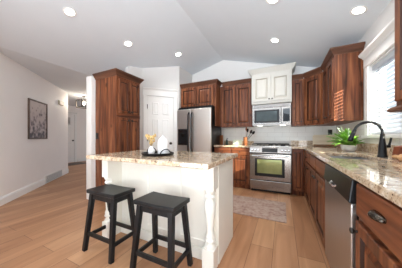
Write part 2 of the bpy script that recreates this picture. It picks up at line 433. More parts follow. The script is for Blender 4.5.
# pantry: diagonal wall with its door, short return to the back wall
DA = (-2.915, 2.935); DB = (-2.30, 3.55); q2 = 2**.5/2
vwall('wall_pantry', [DA, DB, (DB[0]-.085, DB[1]+.085), (DA[0]-.085, DA[1]+.085)], .12, zc)
vwall('wall_pantry_side', [(-2.30, 3.55), (-2.30, YW), (-2.40, YW), (-2.385, 3.635)][::-1], .12, zc)
vwall('wall_hall_side', [(-3.03, 2.66), (-2.915, 2.935), (-3.0, 3.02), (-3.13, 2.75), ], .1, zc)
vwall('wall_hall', [(-3.13, 2.66), (-3.03, 2.66), (-3.03, YW+.1), (-3.13, YW+.1)], .1, lambda x: zc(x))
wing = MB().box(-3.13, 1.83, 0, -2.99, 2.655, 2.16)
struct(wing.build('wall_end', 'white', bevel=.004))
# left wall at 45 degrees, turning the corner into the hall
LA = (-2.0, -1.0); LB = (-5.93, 2.93)
vwall('wall_left', [LA, (-3.8, .8), LB, (LB[0]-.1, LB[1]-.1), (-3.9, .7), (LA[0]-.1, LA[1]-.1)], .14, lambda x: max(2.44, zc(x)), 'wall_lifted')
vwall('wall_hall_left', [(-5.93, 2.93), (-6.03, 2.83), (-8.3, 2.5), (-8.3, 2.62)], .1, lambda x: 2.44, 'wall_lifted')
vwall('wall_hall_end', [(-8.2, 2.4), (-8.2, 7.9), (-8.32, 7.9), (-8.32, 2.4)], .1, lambda x: 2.44, 'wall_lifted')

def along(a, b, off, s, z):      # point on a plan line: distance s from a, pushed out by off to the right of travel
    d = (Vector(b)-Vector(a)).normalized(); return (a[0]+d.x*s+d.y*off, a[1]+d.y*s-d.x*off, z)
BASEP = [(0, 0), (.016, 0), (.016, .105), (.011, .118), (.011, .128), (0, .135)]
# baseboards (outward is to the right of the path)
struct(MB().sweep([LB, LA][::-1] if False else [LA, LB][::-1], BASEP).build('baseboard_left', 'white')) if False else None
def base(name, path): struct(MB().sweep(path, BASEP).build(name, 'white'))
base('baseboard_left', [(LA[0], LA[1]), (-4.98, 1.98)]); base('baseboard_left_corner', [(-5.62, 2.62), LB])
base('baseboard_hall', [(-8.2, 4.42), (-8.2, 7.5)])
for n in ('baseboard_left', 'baseboard_left_corner', 'baseboard_hall'): pass

# pantry door: Empty on the wall face, local x along the wall, -y into the room
def rot_of(a, b): return math.atan2(b[1]-a[1], b[0]-a[0])
def sixpanel(mb, x0, x1, z0, z1, y=0.):
    """six panel door leaf: slab plus recessed raised fields"""
    W = x1-x0; Hh = z1-z0
    mb.box(x0, y-.02, z0, x1, y+.01, z1)
    st = .11; mid = (x0+x1)/2
    for (a, b) in ((.10, .34), (.39, .74), (.79, .93)):
        for (l, r) in ((x0+st, mid-.045), (mid+.045, x1-st)):
            mb.rings(l, r, z0+a*Hh, z0+b*Hh, [(0, .0195), (0, .021), (.012, .0295), (.02, .0295), (.035, .0235), (.05, .028)], y)
    return mb
def door_set(name, origin, ang, s0, s1, ztop, knob_right=True, hinges=True, head=.17, lite=False):
    e = sixpanel(MB(), s0+.004, s1-.004, .012, ztop, -.004).build(name, 'white')
    e.location = origin; e.rotation_euler = (0, 0, ang); struct(e)
    c = MB()
    for a, b in ((s0-.085, s0-.002), (s1+.002, s1+.085)): c.box(a, -.034, 0, b, 0, ztop+.005)
    c.build('door_casing', 'white', e, bevel=.004)
    h = MB(); h.box(s0-.095, -.036, ztop+.006, s1+.095, 0, ztop+head-.05)
    hp = [(0, ztop+head-.05), (.040, ztop+head-.05), (.046, ztop+head-.035), (.062, ztop+head-.012), (.062, ztop+head), (0, ztop+head)]
    h.sweep([(s0-.095, -.0), (s1+.095, -.0)], [(o, z) for o, z in hp])
    h.build('door_header', 'white', e, bevel=.002)
    kx = s1-.075 if knob_right else s0+.075
    MB().lathe([(.030, 0), (.030, .008), (.012, .012), (.011, .035), (.026, .045), (.030, .058), (.024, .07), (.005, .074)], (kx, -.024, .945), (0, -1, 0)).build('door_knob', 'bronze', e, smooth=40)
    if hinges:
        hx = s0+.0 if knob_right else s1
        hm = MB()
        for zz in (.25, 1.05, 1.80): hm.tube([(hx+.002, -.040, zz-.05), (hx+.002, -.040, zz+.05)], .008, 8)
        hm.build('hinges', 'bronze', e, smooth=40)
    return e
dd = Vector((DB[0]-DA[0], DB[1]-DA[1])).length
door_set('door_1', (DA[0], DA[1], 0), PI/4, .115, .115+.61, 2.05, True, head=.185)
d2 = door_set('door_2', (-8.2, 0, 0), PI/2, 3.38, 4.29, 2.06, True, head=.10)
# arched light in the top of the entry door
lp = MB(); lp.rings(3.55, 4.12, 1.62, 1.93, [(0, .024), (0, .034), (.02, .034), (.025, .028)], -.004); lp.build('door_light', 'candle', d2)

# window on the right wall: local frame x -> world -y, facing -x
wz = MB()
wo = wz.box(XW-.022, WY1, WZ0-.02, XW+.0, WY1+.085, WZ1+.01).box(XW-.022, WY0-.085, WZ0-.02, XW, WY0, WZ1+.01).build('window_1', 'white', bevel=.003)
struct(wo)
MB().box(XW-.028, WY0-.10, WZ1+.01, XW, WY1+.10, WZ1+.125).build('window_header', 'white', wo, bevel=.003)
cp = [(0, WZ1+.125), (.034, WZ1+.125), (.040, WZ1+.14), (.072, WZ1+.165), (.078, WZ1+.175), (.078, WZ1+.19), (0, WZ1+.19)]
MB().sweep([(XW, WY1+.10), (XW-.0, WY0-.10)], cp).build('window_crown', 'white', wo)
MB().box(XW-.05, WY0-.10, WZ0-.045, XW+.06, WY1+.10, WZ0-.012).build('window_sill', 'white', wo, bevel=.004)
MB().box(XW+.0, WY0, WZ0, XW+.14, WY0+.012, WZ1).box(XW, WY1-.012, WZ0, XW+.14, WY1, WZ1).box(XW, WY0, WZ1-.012, XW+.14, WY1, WZ1).build('window_jamb', 'white', wo)
sf = MB(); ym = (WY0+WY1)/2
for a, b in ((WY0+.012, ym), (ym, WY1-.012)):
    sf.box(XW+.085, a, WZ0, XW+.12, a+.04, WZ1-.012).box(XW+.085, b-.04, WZ0, XW+.12, b, WZ1-.012)
    sf.box(XW+.085, a+.04, WZ0, XW+.12, b-.04, WZ0+.04).box(XW+.085, a+.04, WZ1-.052, XW+.12, b-.04, WZ1-.012)
sf.build('window_sash', 'white', wo)
MB().box(XW+.1, WY0+.05, WZ0+.04, XW+.104, ym-.04, WZ1-.05).box(XW+.1, ym+.04, WZ0+.04, XW+.104, WY1-.05, WZ1-.05).build('window_pane', 'glass', wo)
bl = thing('window_blind', 'white horizontal slat blind hanging in the window above the sink', 'blind', (XW+.045, ym, WZ0))
hw = (WY1-WY0)/2-.018
MB().box(-.03, -hw, .775, .03, hw, .826).build('headrail', 'blind', bl, bevel=.002)
sl = MB(); ca = math.cos(R(52)); sa = math.sin(R(52)); k = 0
zz = .032
while zz < .765:
    a = Vector((-.025*ca, 0, -.025*sa)); n_ = Vector((-sa, 0, ca))*.0015
    p = [Vector((0, 0, zz))+a*s+n_*t+Vector((0, y, 0)) for t in (-1, 1) for s, y in ((1, -hw), (1, hw), (-1, hw), (-1, -hw))]
    sl.hexa(p); zz += .045
sl.build('slats', 'blind', bl)
MB().box(-.026, -hw, .002, .026, hw, .018).build('bottom_rail', 'blind', bl, bevel=.002)
for y in (-.42, -.02, .38):
    lc = MB(); lc.box(-.027, y-.006, .018, -.0255, y+.006, .776); lc.box(.0255, y-.006, .018, .027, y+.006, .776); lc.build('ladder_tape', 'blind', bl)


# tiled splash on back and right wall
ts = MB().box(-1.36, YW-.008, 1.0, XW, YW, 1.36).box(XW-.008, .62, 1.0, XW, YW-.008, WZ0-.046).box(XW-.008, WY1+.11, WZ0-.046, XW, YW-.008, 1.32).box(XW-.008, .62, WZ0-.046, XW, WY0-.11, 1.3)
struct(ts.build('wall_tile', 'tile'))

# ------------------------------------------------------------------ cabinet builder
DOORP = [(0, 0), (0, .018), (.003, .022), (.056, .022), (.062, .007), (.074, .007), (.100, .019)]
SMALLP = [(0, 0), (0, .018), (.004, .021), (.040, .021), (.045, .012), (.052, .012), (.066, .018)]
DRAWP = [(0, 0), (0, .015), (.010, .021)]
CROWN = [(0, 0), (.008, 0), (.010, .018), (.022, .030), (.045, .066), (.055, .072), (.055, .092), (0, .092)]
def knob(parent, x, z, y=-.021, m='bronze', r=.015):
    return MB().lathe([(.007, 0), (.006, .012), (r*.75, .016), (r, .022), (r*.85, .029), (r*.2, .032)], (x, y, z), (0, -1, 0), 14).build('knob', m, parent, smooth=40)
def cup_pull(parent, x, z, y=-.021, m='pewter', L=.052):
    mb = MB(); n = 10; prof = []; rows = []
    vs = []
    for i in range(n+1):
        a = PI*i/n
        cx = -L*math.cos(a); hh = math.sin(a)
        for j in range(6):
            t = j/5*PI/2
            vs.append((x+cx*(1-.12*math.sin(t)), y-(.030*math.sin(t))*(hh**.6 if hh > 0 else 0), z+.022*math.cos(t)*(.35+.65*hh**.5 if hh > 0 else .35)-.006))
    fs = []
    for i in range(n):
        for j in range(5): fs.append((i*6+j, i*6+j+1, (i+1)*6+j+1, (i+1)*6+j))
    mb.add(vs, fs)
    o = mb.build('cup_pull', m, parent, smooth=50)
    so = o.modifiers.new('solid', 'SOLIDIFY'); so.thickness = .003
    return o
def door(parent, x0, x1, z0, z1, m, kn=None, km='bronze', prof=None, r=.015):
    d = MB().rings(x0, x1, z0, z1, prof or (DOORP if x1-x0 > .22 else SMALLP)).build('door', m, parent)
    d.data.materials.append(M['groove_shade_cream' if m == 'cream' else 'groove_shade'])     # shade of the groove painted in as a darker colour
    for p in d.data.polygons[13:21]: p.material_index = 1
    if kn: knob(d, kn[0], kn[1], m=km, r=r)
    return d
def drawer(parent, x0, x1, z0, z1, m, pull='knob'):
    d = MB().rings(x0, x1, z0, z1, DRAWP).build('drawer_front', m, parent)
    if pull == 'knob': knob(d, (x0+x1)/2, (z0+z1)/2)
    elif pull == 'cup': cup_pull(d, (x0+x1)/2, (z0+z1)/2+.01)
    return d
def crown(parent, path, z, m='stain', prof=CROWN):
    return MB().sweep(path, [(o, h+z) for o, h in prof]).build('crown_molding', m, parent)
def body(parent, w_, d_, z0, z1, m, kick=0.):
    b = MB().box(0, .0, z0+kick, w_, d_, z1)
    if kick: b.box(.0, .06, z0, w_, d_, z0+kick)
    return b.build('body', m, parent)

UB, UT = 1.33, 2.30       # wall cabinets: underside and top of the box
# --- tall pantry cabinet against the left wall: faces +x
t = thing('pantry_cabinet', 'tall knotty alder pantry cabinet with four doors beside the white pantry door', 'cabinet', (-2.44, 1.90, 0), PI/2)
body(t, .50, .54, 0, 2.10, 'alder', .10)
for x0, x1, kx in ((.035, .243, .215), (.257, .465, .285)):
    door(t, x0, x1, 1.50, 2.06, 'alder', (kx, 1.53), r=.021)
    door(t, x0, x1, .13, 1.42, 'alder', (kx, 1.38), r=.021)
MB().box(.0, -.006, 1.43, .50, 0, 1.49).build('rail', 'alder_h', t)
crown(t, [(.0, .54), (0, 0), (.50, 0), (.50, .54)], 2.10)
sw = MB().box(.0, -.004, 0, .07, 0, .11).box(.018, -.009, .035, .052, -.004, .075).build('switch_plate', 'black'); sw.location = (-2.97, 1.90, 1.06)
tag(sw, 'small black outlet plate on the side of the tall pantry cabinet', 'outlet')

# --- cabinet above the fridge
t = thing('wall_cabinet', 'deep alder wall cabinet above the refrigerator', 'cabinet', (-2.292, 3.61, 1.80), 0, 'alder wall cabinets')
body(t, .907, .605, 0, UT-1.80, 'alder')
door(t, .02, .43, .03, .48, 'alder', (.405, .06)); door(t, .455, .88, .03, .48, 'alder', (.48, .06))
sp_ = MB().box(.907, 0, 1.35-1.80, .932, .605, UT-1.80).build('side_panel', 'alder', t)
crown(t, [(0, 0), (.932, 0), (.932, .28)], UT-1.80)

# --- wall cabinet left of the microwave
t = thing('wall_cabinet', 'two-door alder wall cabinet between the refrigerator and the microwave', 'cabinet', (-1.362, 3.89, UB), 0, 'alder wall cabinets')
body(t, .752, .327, 0, UT-UB, 'alder')
door(t, .045, .375, .03, .93, 'alder', (.35, .08)); door(t, .395, .735, .03, .93, 'alder', (.42, .08))
crown(t, [(.06, 0), (.752, 0)], UT-UB)

# --- cream cabinet above the microwave
t = thing('wall_cabinet', 'cream painted two-door wall cabinet above the microwave', 'cabinet', (-.605, 3.78, 1.795))
body(t, .765, .437, 0, .62, 'cream')
door(t, .03, .378, .045, .58, 'cream', (.355, .085)); door(t, .388, .735, .045, .58, 'cream', (.411, .085))
crown(t, [(0, .437), (0, 0), (.765, 0), (.765, .437)], .62, 'cream', [(0, 0), (.008, 0), (.012, .02), (.028, .035), (.06, .085), (.072, .092), (.072, .115), (0, .115)])

# --- narrow wall cabinet right of the microwave
UT2 = 2.24
t = thing('wall_cabinet', 'narrow one-door alder wall cabinet just right of the microwave', 'cabinet', (.165, 3.89, UB-.01), 0, 'alder wall cabinets')
body(t, .205, .327, 0, UT2-UB+.01, 'alder')
door(t, .02, .185, .03, UT2-UB-.02, 'alder', (.165, .08))
crown(t, [(0, 0), (.205, 0)], UT2-UB+.01)
# --- diagonal corner wall cabinet
t = thing('wall_cabinet', 'diagonal alder corner wall cabinet', 'cabinet', (.372, 3.89, UB-.01), -PI/4, 'alder wall cabinets')
def loc45(x, y):
    dx, dy = x-.372, y-3.89; return (dx*q2-dy*q2, dx*q2+dy*q2)
pc = [loc45(*p) for p in ((.372, 3.89), (.648, 3.614), (.962, 3.614), (.962, 4.212), (.372, 4.212))]
MB().poly(pc, 0, UT2-UB+.01).build('body', 'alder', t)
door(t, .035, .35, .03, UT2-UB-.02, 'alder', (.32, .08))
crown(t, [(0.015, 0), (.375, 0)], UT2-UB+.01)
# --- wall cabinet on the right wall, its side panel towards the window
t = thing('wall_cabinet', 'alder wall cabinet on the right wall with a broad side facing the window', 'cabinet', (.648, 3.61, UB-.01), -PI/2, 'alder wall cabinets')
body(t, .655, .314, 0, UT2-UB+.01, 'alder')
door(t, .03, .335, .03, UT2-UB-.02, 'alder', (.31, .08)); door(t, .345, .64, .03, UT2-UB-.02, 'alder', (.37, .08))
crown(t, [(0.01, 0), (.655, 0), (.655, .314)], UT2-UB+.01)
# --- near wall cabinet at the right edge
t = thing('wall_cabinet', 'dark alder wall cabinet on the near side of the window at the picture edge', 'cabinet', (.642, 1.49, 1.285), -PI/2, 'alder wall cabinets')
body(t, .66, .32, 0, UT2-1.27, 'alder')
door(t, .03, .32, .03, UT2-1.32, 'alder', (.30, .08)); door(t, .335, .63, .03, UT2-1.32, 'alder', (.36, .08))
crown(t, [(0, .32), (0, 0), (.66, 0)], UT2-1.27)
MB().sweep([(0, .30), (0, 0), (.66, 0)], [(-.02, -.032), (.020, -.032), (.030, -.024), (.030, -.012), (.018, 0), (-.02, 0)]).build('light_rail', 'stain', t)

# --- base cabinet left of the range
t = thing('base_cabinet', 'alder base cabinet with two drawers between refrigerator and range', 'cabinet', (-1.40, 3.62, 0), 0, 'alder base cabinets')
body(t, .782, .595, 0, .877, 'alder', .09)
for x0, x1 in ((.02, .375), (.395, .765)):
    drawer(t, x0, x1, .715, .855, 'alder_h', 'knob')
    door(t, x0, x1, .115, .695, 'alder', ((x1-.03) if x0 < .1 else x0+.03, .64))
# --- filler cabinet right of the range
t = thing('base_cabinet', 'narrow alder base cabinet wedged between range and inner corner', 'cabinet', (.162, 3.62, 0), 0, 'alder base cabinets')
body(t, .195, .595, 0, .877, 'alder', .09)
door(t, .02, .178, .115, .855, 'alder', (.03, .8), prof=SMALLP)
# --- sink base run on the right wall
t = thing('base_cabinet', 'long alder sink base cabinet between the corner and the dishwasher', 'cabinet', (.358, 3.60, 0), -PI/2, 'alder base cabinets')
mb = MB().box(0, 0, .09, 1.805, .02, .877).box(0, .02, .09, 1.805, .60, .66).box(0, .02, .66, .02, .60, .877).box(1.785, .02, .66, 1.805, .60, .877).box(0, .06, 0, 1.805, .60, .09)
mb.build('body', 'alder', t)
for i, (x0, x1) in enumerate(((.32, .78), (.81, 1.28), (1.30, 1.775))):
    drawer(t, x0, x1, .715, .855, 'alder_h', None if i else 'knob')
    door(t, x0, x1, .115, .695, 'alder', ((x1-.035) if i != 2 else x0+.035, .64))
# --- near base cabinet
t = thing('base_cabinet', 'alder base cabinet with cup-pull drawer in the near right corner', 'cabinet', (.355, 1.145, 0), -PI/2, 'alder base cabinets')
body(t, .52, .60, 0, .877, 'alder', .09)
drawer(t, .025, .50, .70, .862, 'alder_h', 'cup')
door(t, .025, .50, .11, .675, 'alder', (.050, .628))

# --- dishwasher
t = thing('dishwasher', 'stainless dishwasher with black control strip under the granite counter', 'dishwasher', (.352, 1.785, 0), -PI/2)
MB().box(.012, 0, .10, .628, .56, .872).box(.02, .05, .0, .62, .54, .10).build('body', 'black', t)
MB().box(.012, -.026, .105, .628, 0, .742).build('door', 'steel_h', t, bevel=.006)
cpn = MB().hexa([(.010, -.036, .745), (.630, -.036, .745), (.630, 0, .745), (.010, 0, .745), (.010, -.022, .872), (.630, -.022, .872), (.630, 0, .872), (.010, 0, .872)]).build('control_panel', 'black', t, bevel=.006)
MB().tube([(.26, -.028, .775), (.275, -.044, .765), (.365, -.044, .765), (.38, -.028, .775)], .008, 10).build('handle', 'chrome', t, smooth=50)

# --- countertops (granite) with low splash
ct = MB().grid([.15, .328, .405, .765, .962], [.62, 1.81, 2.43, 3.592, 4.212], .877, .915, lambda i, j: (i == 0 and j < 3) or (i == 2 and j == 1))
ct = ct.build('countertop', 'granite', bevel=.006, seg=3)
tag(ct, 'L-shaped speckled granite counter along the window wall with the sink in it', 'countertop', 'granite tops')
MB().box(.155, 4.187, .9155, .962, 4.211, 1.02).box(.938, .63, .9155, .961, 4.187, 1.02).build('backsplash', 'granite', ct, bevel=.002)
ct = MB().box(-1.408, 3.592, .877, -.616, 4.212, .915).build('countertop', 'granite', bevel=.006, seg=3)
tag(ct, 'short granite counter between refrigerator and range', 'countertop', 'granite tops')
MB().box(-1.36, 4.187, .9155, -.62, 4.211, 1.0).build('backsplash', 'granite', ct, bevel=.002)

# --- sink and faucet
t = thing('sink', 'stainless undermount sink set in the granite under the window', 'sink', (.585, 2.12, .68))
sk = MB(); a, b, h = .185, .317, .196
sk.add([(-a, -b, h), (a, -b, h), (a, b, h), (-a, b, h), (-a+.02, -b+.02, .01), (a-.02, -b+.02, .01), (a-.02, b-.02, .01), (-a+.02, b-.02, .01),
        (-a-.02, -b-.02, h), (a+.02, -b-.02, h), (a+.02, b+.02, h), (-a-.02, b+.02, h), (-a-.004, -b-.004, 0), (a+.004, -b-.004, 0), (a+.004, b+.004, 0), (-a-.004, b+.004, 0)],
       [(0, 1, 5, 4), (1, 2, 6, 5), (2, 3, 7, 6), (3, 0, 4, 7), (4, 5, 6, 7), (8, 9, 1, 0), (9, 10, 2, 1), (10, 11, 3, 2), (11, 8, 0, 3), (8, 12, 13, 9), (9, 13, 14, 10), (10, 14, 15, 11), (11, 15, 12, 8), (12, 15, 14, 13)])
sk.build('basin', 'sink_steel', t)
MB().lathe([(.045, 0), (.045, .004), (.03, .005), (.02, .002)], (0, 0, .0105)).build('drain', 'chrome', t, smooth=40)
t = thing('faucet', 'black gooseneck pull-down faucet behind the sink', 'faucet', (.81, 2.09, .9152))
MB().lathe([(.036, 0), (.036, .012), (.031, .02), (.027, .10), (.020, .15), (.0165, .19), (.0155, .21)], (0, 0, 0)).build('base', 'black', t, smooth=40)
pts = [(0, 0, .20)]; Rr = .095
for i in range(15):
    a = PI*i/14*0.93; pts.append((-Rr+Rr*math.cos(a), .02*(1-math.cos(a))/2, .225+Rr*math.sin(a)))
MB().tube(pts, .0115, 14).build('neck', 'black', t, smooth=60)
e = Vector(pts[-1]); d = (Vector(pts[-1])-Vector(pts[-2])).normalized()
MB().tube([e-d*.005, e+d*.02, e+d*.07, e+d*.105, e+d*.11], [.0145, .017, .020, .021, .017], 14).build('spray_head', 'black', t, smooth=50)
MB().tube([(.015, .0, .095), (.05, .004, .10)], [.013, .014], 12).tube([(.044, .004, .10), (.054, .005, .14), (.060, .006, .175)], [.010, .008, .008], 10).build('lever', 'black', t, smooth=50)

# --- range
t = thing('range', 'stainless slide-in range with black glass oven door and gas grates', 'stove', (-.609, 3.575, 0))
W = .757
MB().box(0, .03, .06, W, .60, .90).box(.02, .07, .0, W-.02, .58, .06).build('body', 'black', t)
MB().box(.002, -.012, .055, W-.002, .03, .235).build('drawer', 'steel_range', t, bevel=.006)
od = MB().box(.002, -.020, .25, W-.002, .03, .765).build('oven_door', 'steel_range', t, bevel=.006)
MB().rings(.105, W-.115, .325, .675, [(0, 0), (0, .0245), (.004, .0255)]).build('door_border', 'black', od)
MB().rings(.150, W-.160, .385, .655, [(0, 0), (0, .0265), (.002, .0268)]).build('window', 'ovenglass', od)
MB().tube([(.05, -.062, .725), (W-.05, -.062, .725)], .013, 14).tube([(.075, -.06, .725), (.075, -.015, .725)], .009, 10).tube([(W-.075, -.06, .725), (W-.075, -.015, .725)], .009, 10).build('handle', 'chrome', od, smooth=50)
pa = MB().hexa([(0, -.035, .785), (W, -.035, .785), (W, .05, .785), (0, .05, .785), (0, -.005, .893), (W, -.005, .893), (W, .05, .902), (0, .05, .902)]).build('control_panel', 'steel_range', t, bevel=.005)
tilt = Vector((0, -1, .27)).normalized()
MB().hexa([(.24, -.035, .80), (.52, -.035, .80), (.52, -.02, .80), (.24, -.02, .80), (.24, -.0135, .88), (.52, -.0135, .88), (.52, 0, .88), (.24, 0, .88)]).build('display', 'black', pa)
for kx in (.055, .115, .175, .60, .655, .71):
    MB().lathe([(.021, 0), (.021, .006), (.0165, .010), (.015, .03), (.012, .033)], (kx, -.0225, .84), tilt, 16).build('knob', 'black' if .2 < kx < .5 else 'chrome', pa, smooth=40)
MB().box(.0, .045, .90, W, .60, .918).build('cooktop', 'steel_h', t, bevel=.004)
for gx in (.03, .265, .50):
    g = MB(); ww = .227
    for yy in (.075, .21, .34, .47, .565): g.box(gx, yy-.006, .944, gx+ww, yy+.006, .958)
    for xx in (0, ww/2-.006, ww-.012): g.box(gx+xx, .069, .944, gx+xx+.012, .571, .958)
    for xx in (0, ww-.012):
        for yy in (.069, .559): g.box(gx+xx, yy, .918, gx+xx+.012, yy+.012, .944)
    g.build('grate', 'iron', t, bevel=.002)
    for yy in (.20, .45):
        MB().lathe([(.05, 0), (.05, .006), (.036, .008), (.036, .016), (.03, .02)], (gx+ww/2, yy, .918), n=16).build('burner', 'iron', t, smooth=40)

# --- microwave over the range
t = thing('microwave', 'stainless over-the-range microwave beneath the cream cabinet', 'microwave', (-.600, 3.86, 1.345))
W = .75; HH = .445
MB().box(0, .02, .0, W, .352, HH).build('body', 'steel_h', t)
vg = MB().box(0, -.012, .375, W, .02, HH).build('vent_grille', 'steel_range', t, bevel=.004)
for k in range(3): MB().box(.03, -.0135, .39+k*.015, W-.03, -.010, .395+k*.015).build('vent_slot', 'black', vg)
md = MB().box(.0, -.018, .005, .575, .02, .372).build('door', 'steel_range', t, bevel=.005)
MB().rings(.045, .535, .055, .325, [(0, 0), (0, .0205), (.003, .0215)], 0).build('door_border', 'black', md)
MB().rings(.085, .495, .09, .29, [(0, 0), (0, .0222), (.002, .0226)], 0).build('window', 'mwglass', md)
MB().tube([(.557, -.055, .05), (.557, -.055, .33)], .011, 12).tube([(.557, -.055, .07), (.557, -.015, .07)], .008, 8).tube([(.557, -.055, .31), (.557, -.015, .31)], .008, 8).build('handle', 'chrome', md, smooth=50)
cpl = MB().box(.58, -.016, .005, W, .02, .372).build('control_panel', 'steel_range', t, bevel=.004)
MB().box(.605, -.019, .07, .73, -.014, .33).build('keypad', 'blackglass', cpl)
for x in (.10, .55): MB().box(x, .05, -.006, x+.10, .12, .0005).build('task_light', 'task', t)

# --- refrigerator
t = thing('refrigerator', 'side-by-side stainless refrigerator with water dispenser beside the pantry door', 'refrigerator', (-2.288, 3.43, 0))
W = .875
MB().box(.004, .075, .03, W-.004, .72, 1.805).box(.03, .10, 0, W-.03, .70, .03).build('body', 'black', t, bevel=.004)
fd = MB().box(.0, .0, .06, .372, .07, 1.745).build('freezer_door', 'steel', t, bevel=.012, seg=3)
rd = MB().box(.380, .0, .06, W, .07, 1.745).build('refrigerator_door', 'steel', t, bevel=.012, seg=3)
MB().box(.01, .03, .005, W-.01, .09, .055).build('kick_grille', 'black', t)
for x in (.02, W-.10): MB().box(x, .02, 1.745, x+.08, .12, 1.765).build('hinge_cover', 'black', t, bevel=.003)
for nm, xx, dr in (('handle', .335, fd), ('handle', .417, rd)):
    MB().tube([(xx, -.012, .52), (xx, -.055, .58), (xx, -.060, 1.0), (xx, -.060, 1.25), (xx, -.055, 1.60), (xx, -.012, 1.66)], [.016, .018, .018, .018, .018, .016], 12).build(nm, 'black', dr, smooth=50)
dp = MB().rings(.03, .292, .905, 1.285, [(0, 0), (0, .004), (.004, .008), (.018, .008), (.024, .002)]).build('dispenser', 'black', fd)
MB().box(.055, -.012, 1.19, .268, -.001, 1.265).build('dispenser_panel', 'blackglass', dp)
MB().box(.13, -.016, 1.10, .20, -.001, 1.17).box(.06, -.020, .925, .262, -.001, .94).build('spout', 'pewter', dp)

# --- island
ix0, ix1, iy0, iy1 = -1.79, -.445, 1.04, 1.875
t = thing('kitchen_island', 'white painted kitchen island with turned corner posts under granite', 'island', (ix0, iy0, 0))
L_ = ix1-ix0; D_ = iy1-iy0
bx0, bx1, by0, by1 = .02, L_-.056, .345, D_-.03
MB().box(bx0, by0, 0, bx1, by1, .876).build('body', 'island', t, bevel=.003)
wp = (bx1-bx0-.04)/3
for k in range(3):
    MB().rings(bx0+.02+k*wp, bx0+.02+(k+1)*wp-.0, .115, .865, [(0, 0), (0, .012), (.055, .012), (.062, .004), (.075, .004)], by0).build('front_panel', 'island', t)
MB().box(bx0-.001, by0-.018, 0, bx1+.001, by0, .105).build('base_trim', 'island', t, bevel=.004)
MB().box(bx0, .206, 0, bx0+.088, by0, .876).build('end_panel', 'island', t, bevel=.003)
sidep = MB()
sidep.hexa([(bx1, by0, 0), (bx1+.006, by0, 0), (bx1+.006, by1, 0), (bx1, by1, 0), (bx1, by0, .876), (bx1+.006, by0, .876), (bx1+.006, by1, .876), (bx1, by1, .876)])
sidep.build('side_panel', 'island', t)
def post(x, y, h=.046):
    p = MB(); g = h/.046
    p.box(x-h, y-h, 0, x+h, y+h, .178); p.box(x-h, y-h, .663, x+h, y+h, .876)
    p.lathe([(r_*g, z_) for r_, z_ in [(.044, .175), (.040, .20), (.026, .213), (.026, .223), (.040, .232), (.042, .243), (.036, .255), (.034, .262), (.038, .27), (.037, .28), (.027, .30), (.028, .34), (.038, .45), (.043, .50), (.040, .545), (.030, .575), (.027, .585), (.039, .595), (.040, .607), (.033, .617), (.030, .622), (.042, .645), (.044, .668)]], (x, y, 0), n=24)
    return p.build('post', 'island', t, bevel=0, smooth=35)
post(bx0+.045, .206); post(bx1-.047, .275, .051)
it = MB().grid([ix0, ix1], [iy0, iy1], .8775, .9155, lambda i, j: False).build('island_top', 'granite', bevel=.008, seg=3)
tag(it, 'speckled granite slab on the white island', 'countertop', 'granite tops')

# --- stools
def stool(label, loc):
    t = thing('bar_stool', label, 'stool', loc, 0, 'black bar stools')
    sw_, sd, zt = .40, .245, .585
    st = MB()
    nx = 12; rows = []
    vs = []; fs = []
    for i in range(nx+1):
        x = -sw_/2+sw_*i/nx; dip = .010*(1-(2*i/nx-1)**2)
        for y, z in ((-sd/2, zt-.038), (sd/2, zt-.038), (sd/2, zt-dip*.6), (-sd/2, zt-dip*.6)): vs.append((x, y, z))
    for i in range(nx):
        for j in range(4): fs.append((i*4+j, i*4+(j+1) % 4, i*4+4+(j+1) % 4, i*4+4+j))
    fs += [(0, 1, 2, 3), (nx*4+3, nx*4+2, nx*4+1, nx*4)]
    st.add(vs, fs).build('seat', 'stool', t, bevel=.008, smooth=40, seg=3)
    tx, ty, fx, fy = .155, .085, .190, .140; z1 = zt-.037
    P = lambda sx, sy, z: Vector((sx*(fx+(tx-fx)*z/z1), sy*(fy+(ty-fy)*z/z1), z))
    for sx in (-1, 1):
        for sy in (-1, 1): MB().bar(P(sx, sy, 0), P(sx, sy, z1), .036, .036, .042, .042).build('leg', 'stool', t, bevel=.003)
    ap = MB()
    for sy in (-1, 1): ap.bar(P(-1, sy, z1-.03), P(1, sy, z1-.03), .018, .055, side=(0, 1, 0))
    for sx in (-1, 1): ap.bar(P(sx, -1, z1-.03), P(sx, 1, z1-.03), .018, .055)
    ap.build('apron', 'stool', t, bevel=.002)
    for sy in (-1, 1): MB().bar(P(-1, sy, .165), P(1, sy, .165), .020, .034, side=(0, 1, 0)).build('stretcher', 'stool', t, bevel=.002)
    for sx in (-1, 1): MB().bar(P(sx, -1, .135), P(sx, 1, .135), .020, .034).build('stretcher', 'stool', t, bevel=.002)
    return t
s0 = stool('black wooden bar stool near the left end of the island', (-1.535, 1.135, 0))
copy_thing(s0, 'black wooden bar stool next to the right island post', (-.905, 1.135, 0))

# --- rug
rg = MB().grid([-.93, .045], [2.41, 3.15], .001, .010, lambda i, j: False).build('rug', 'rug', bevel=.003); tag(rg, 'faded pinkish patterned rug on the floor before the range', 'rug')

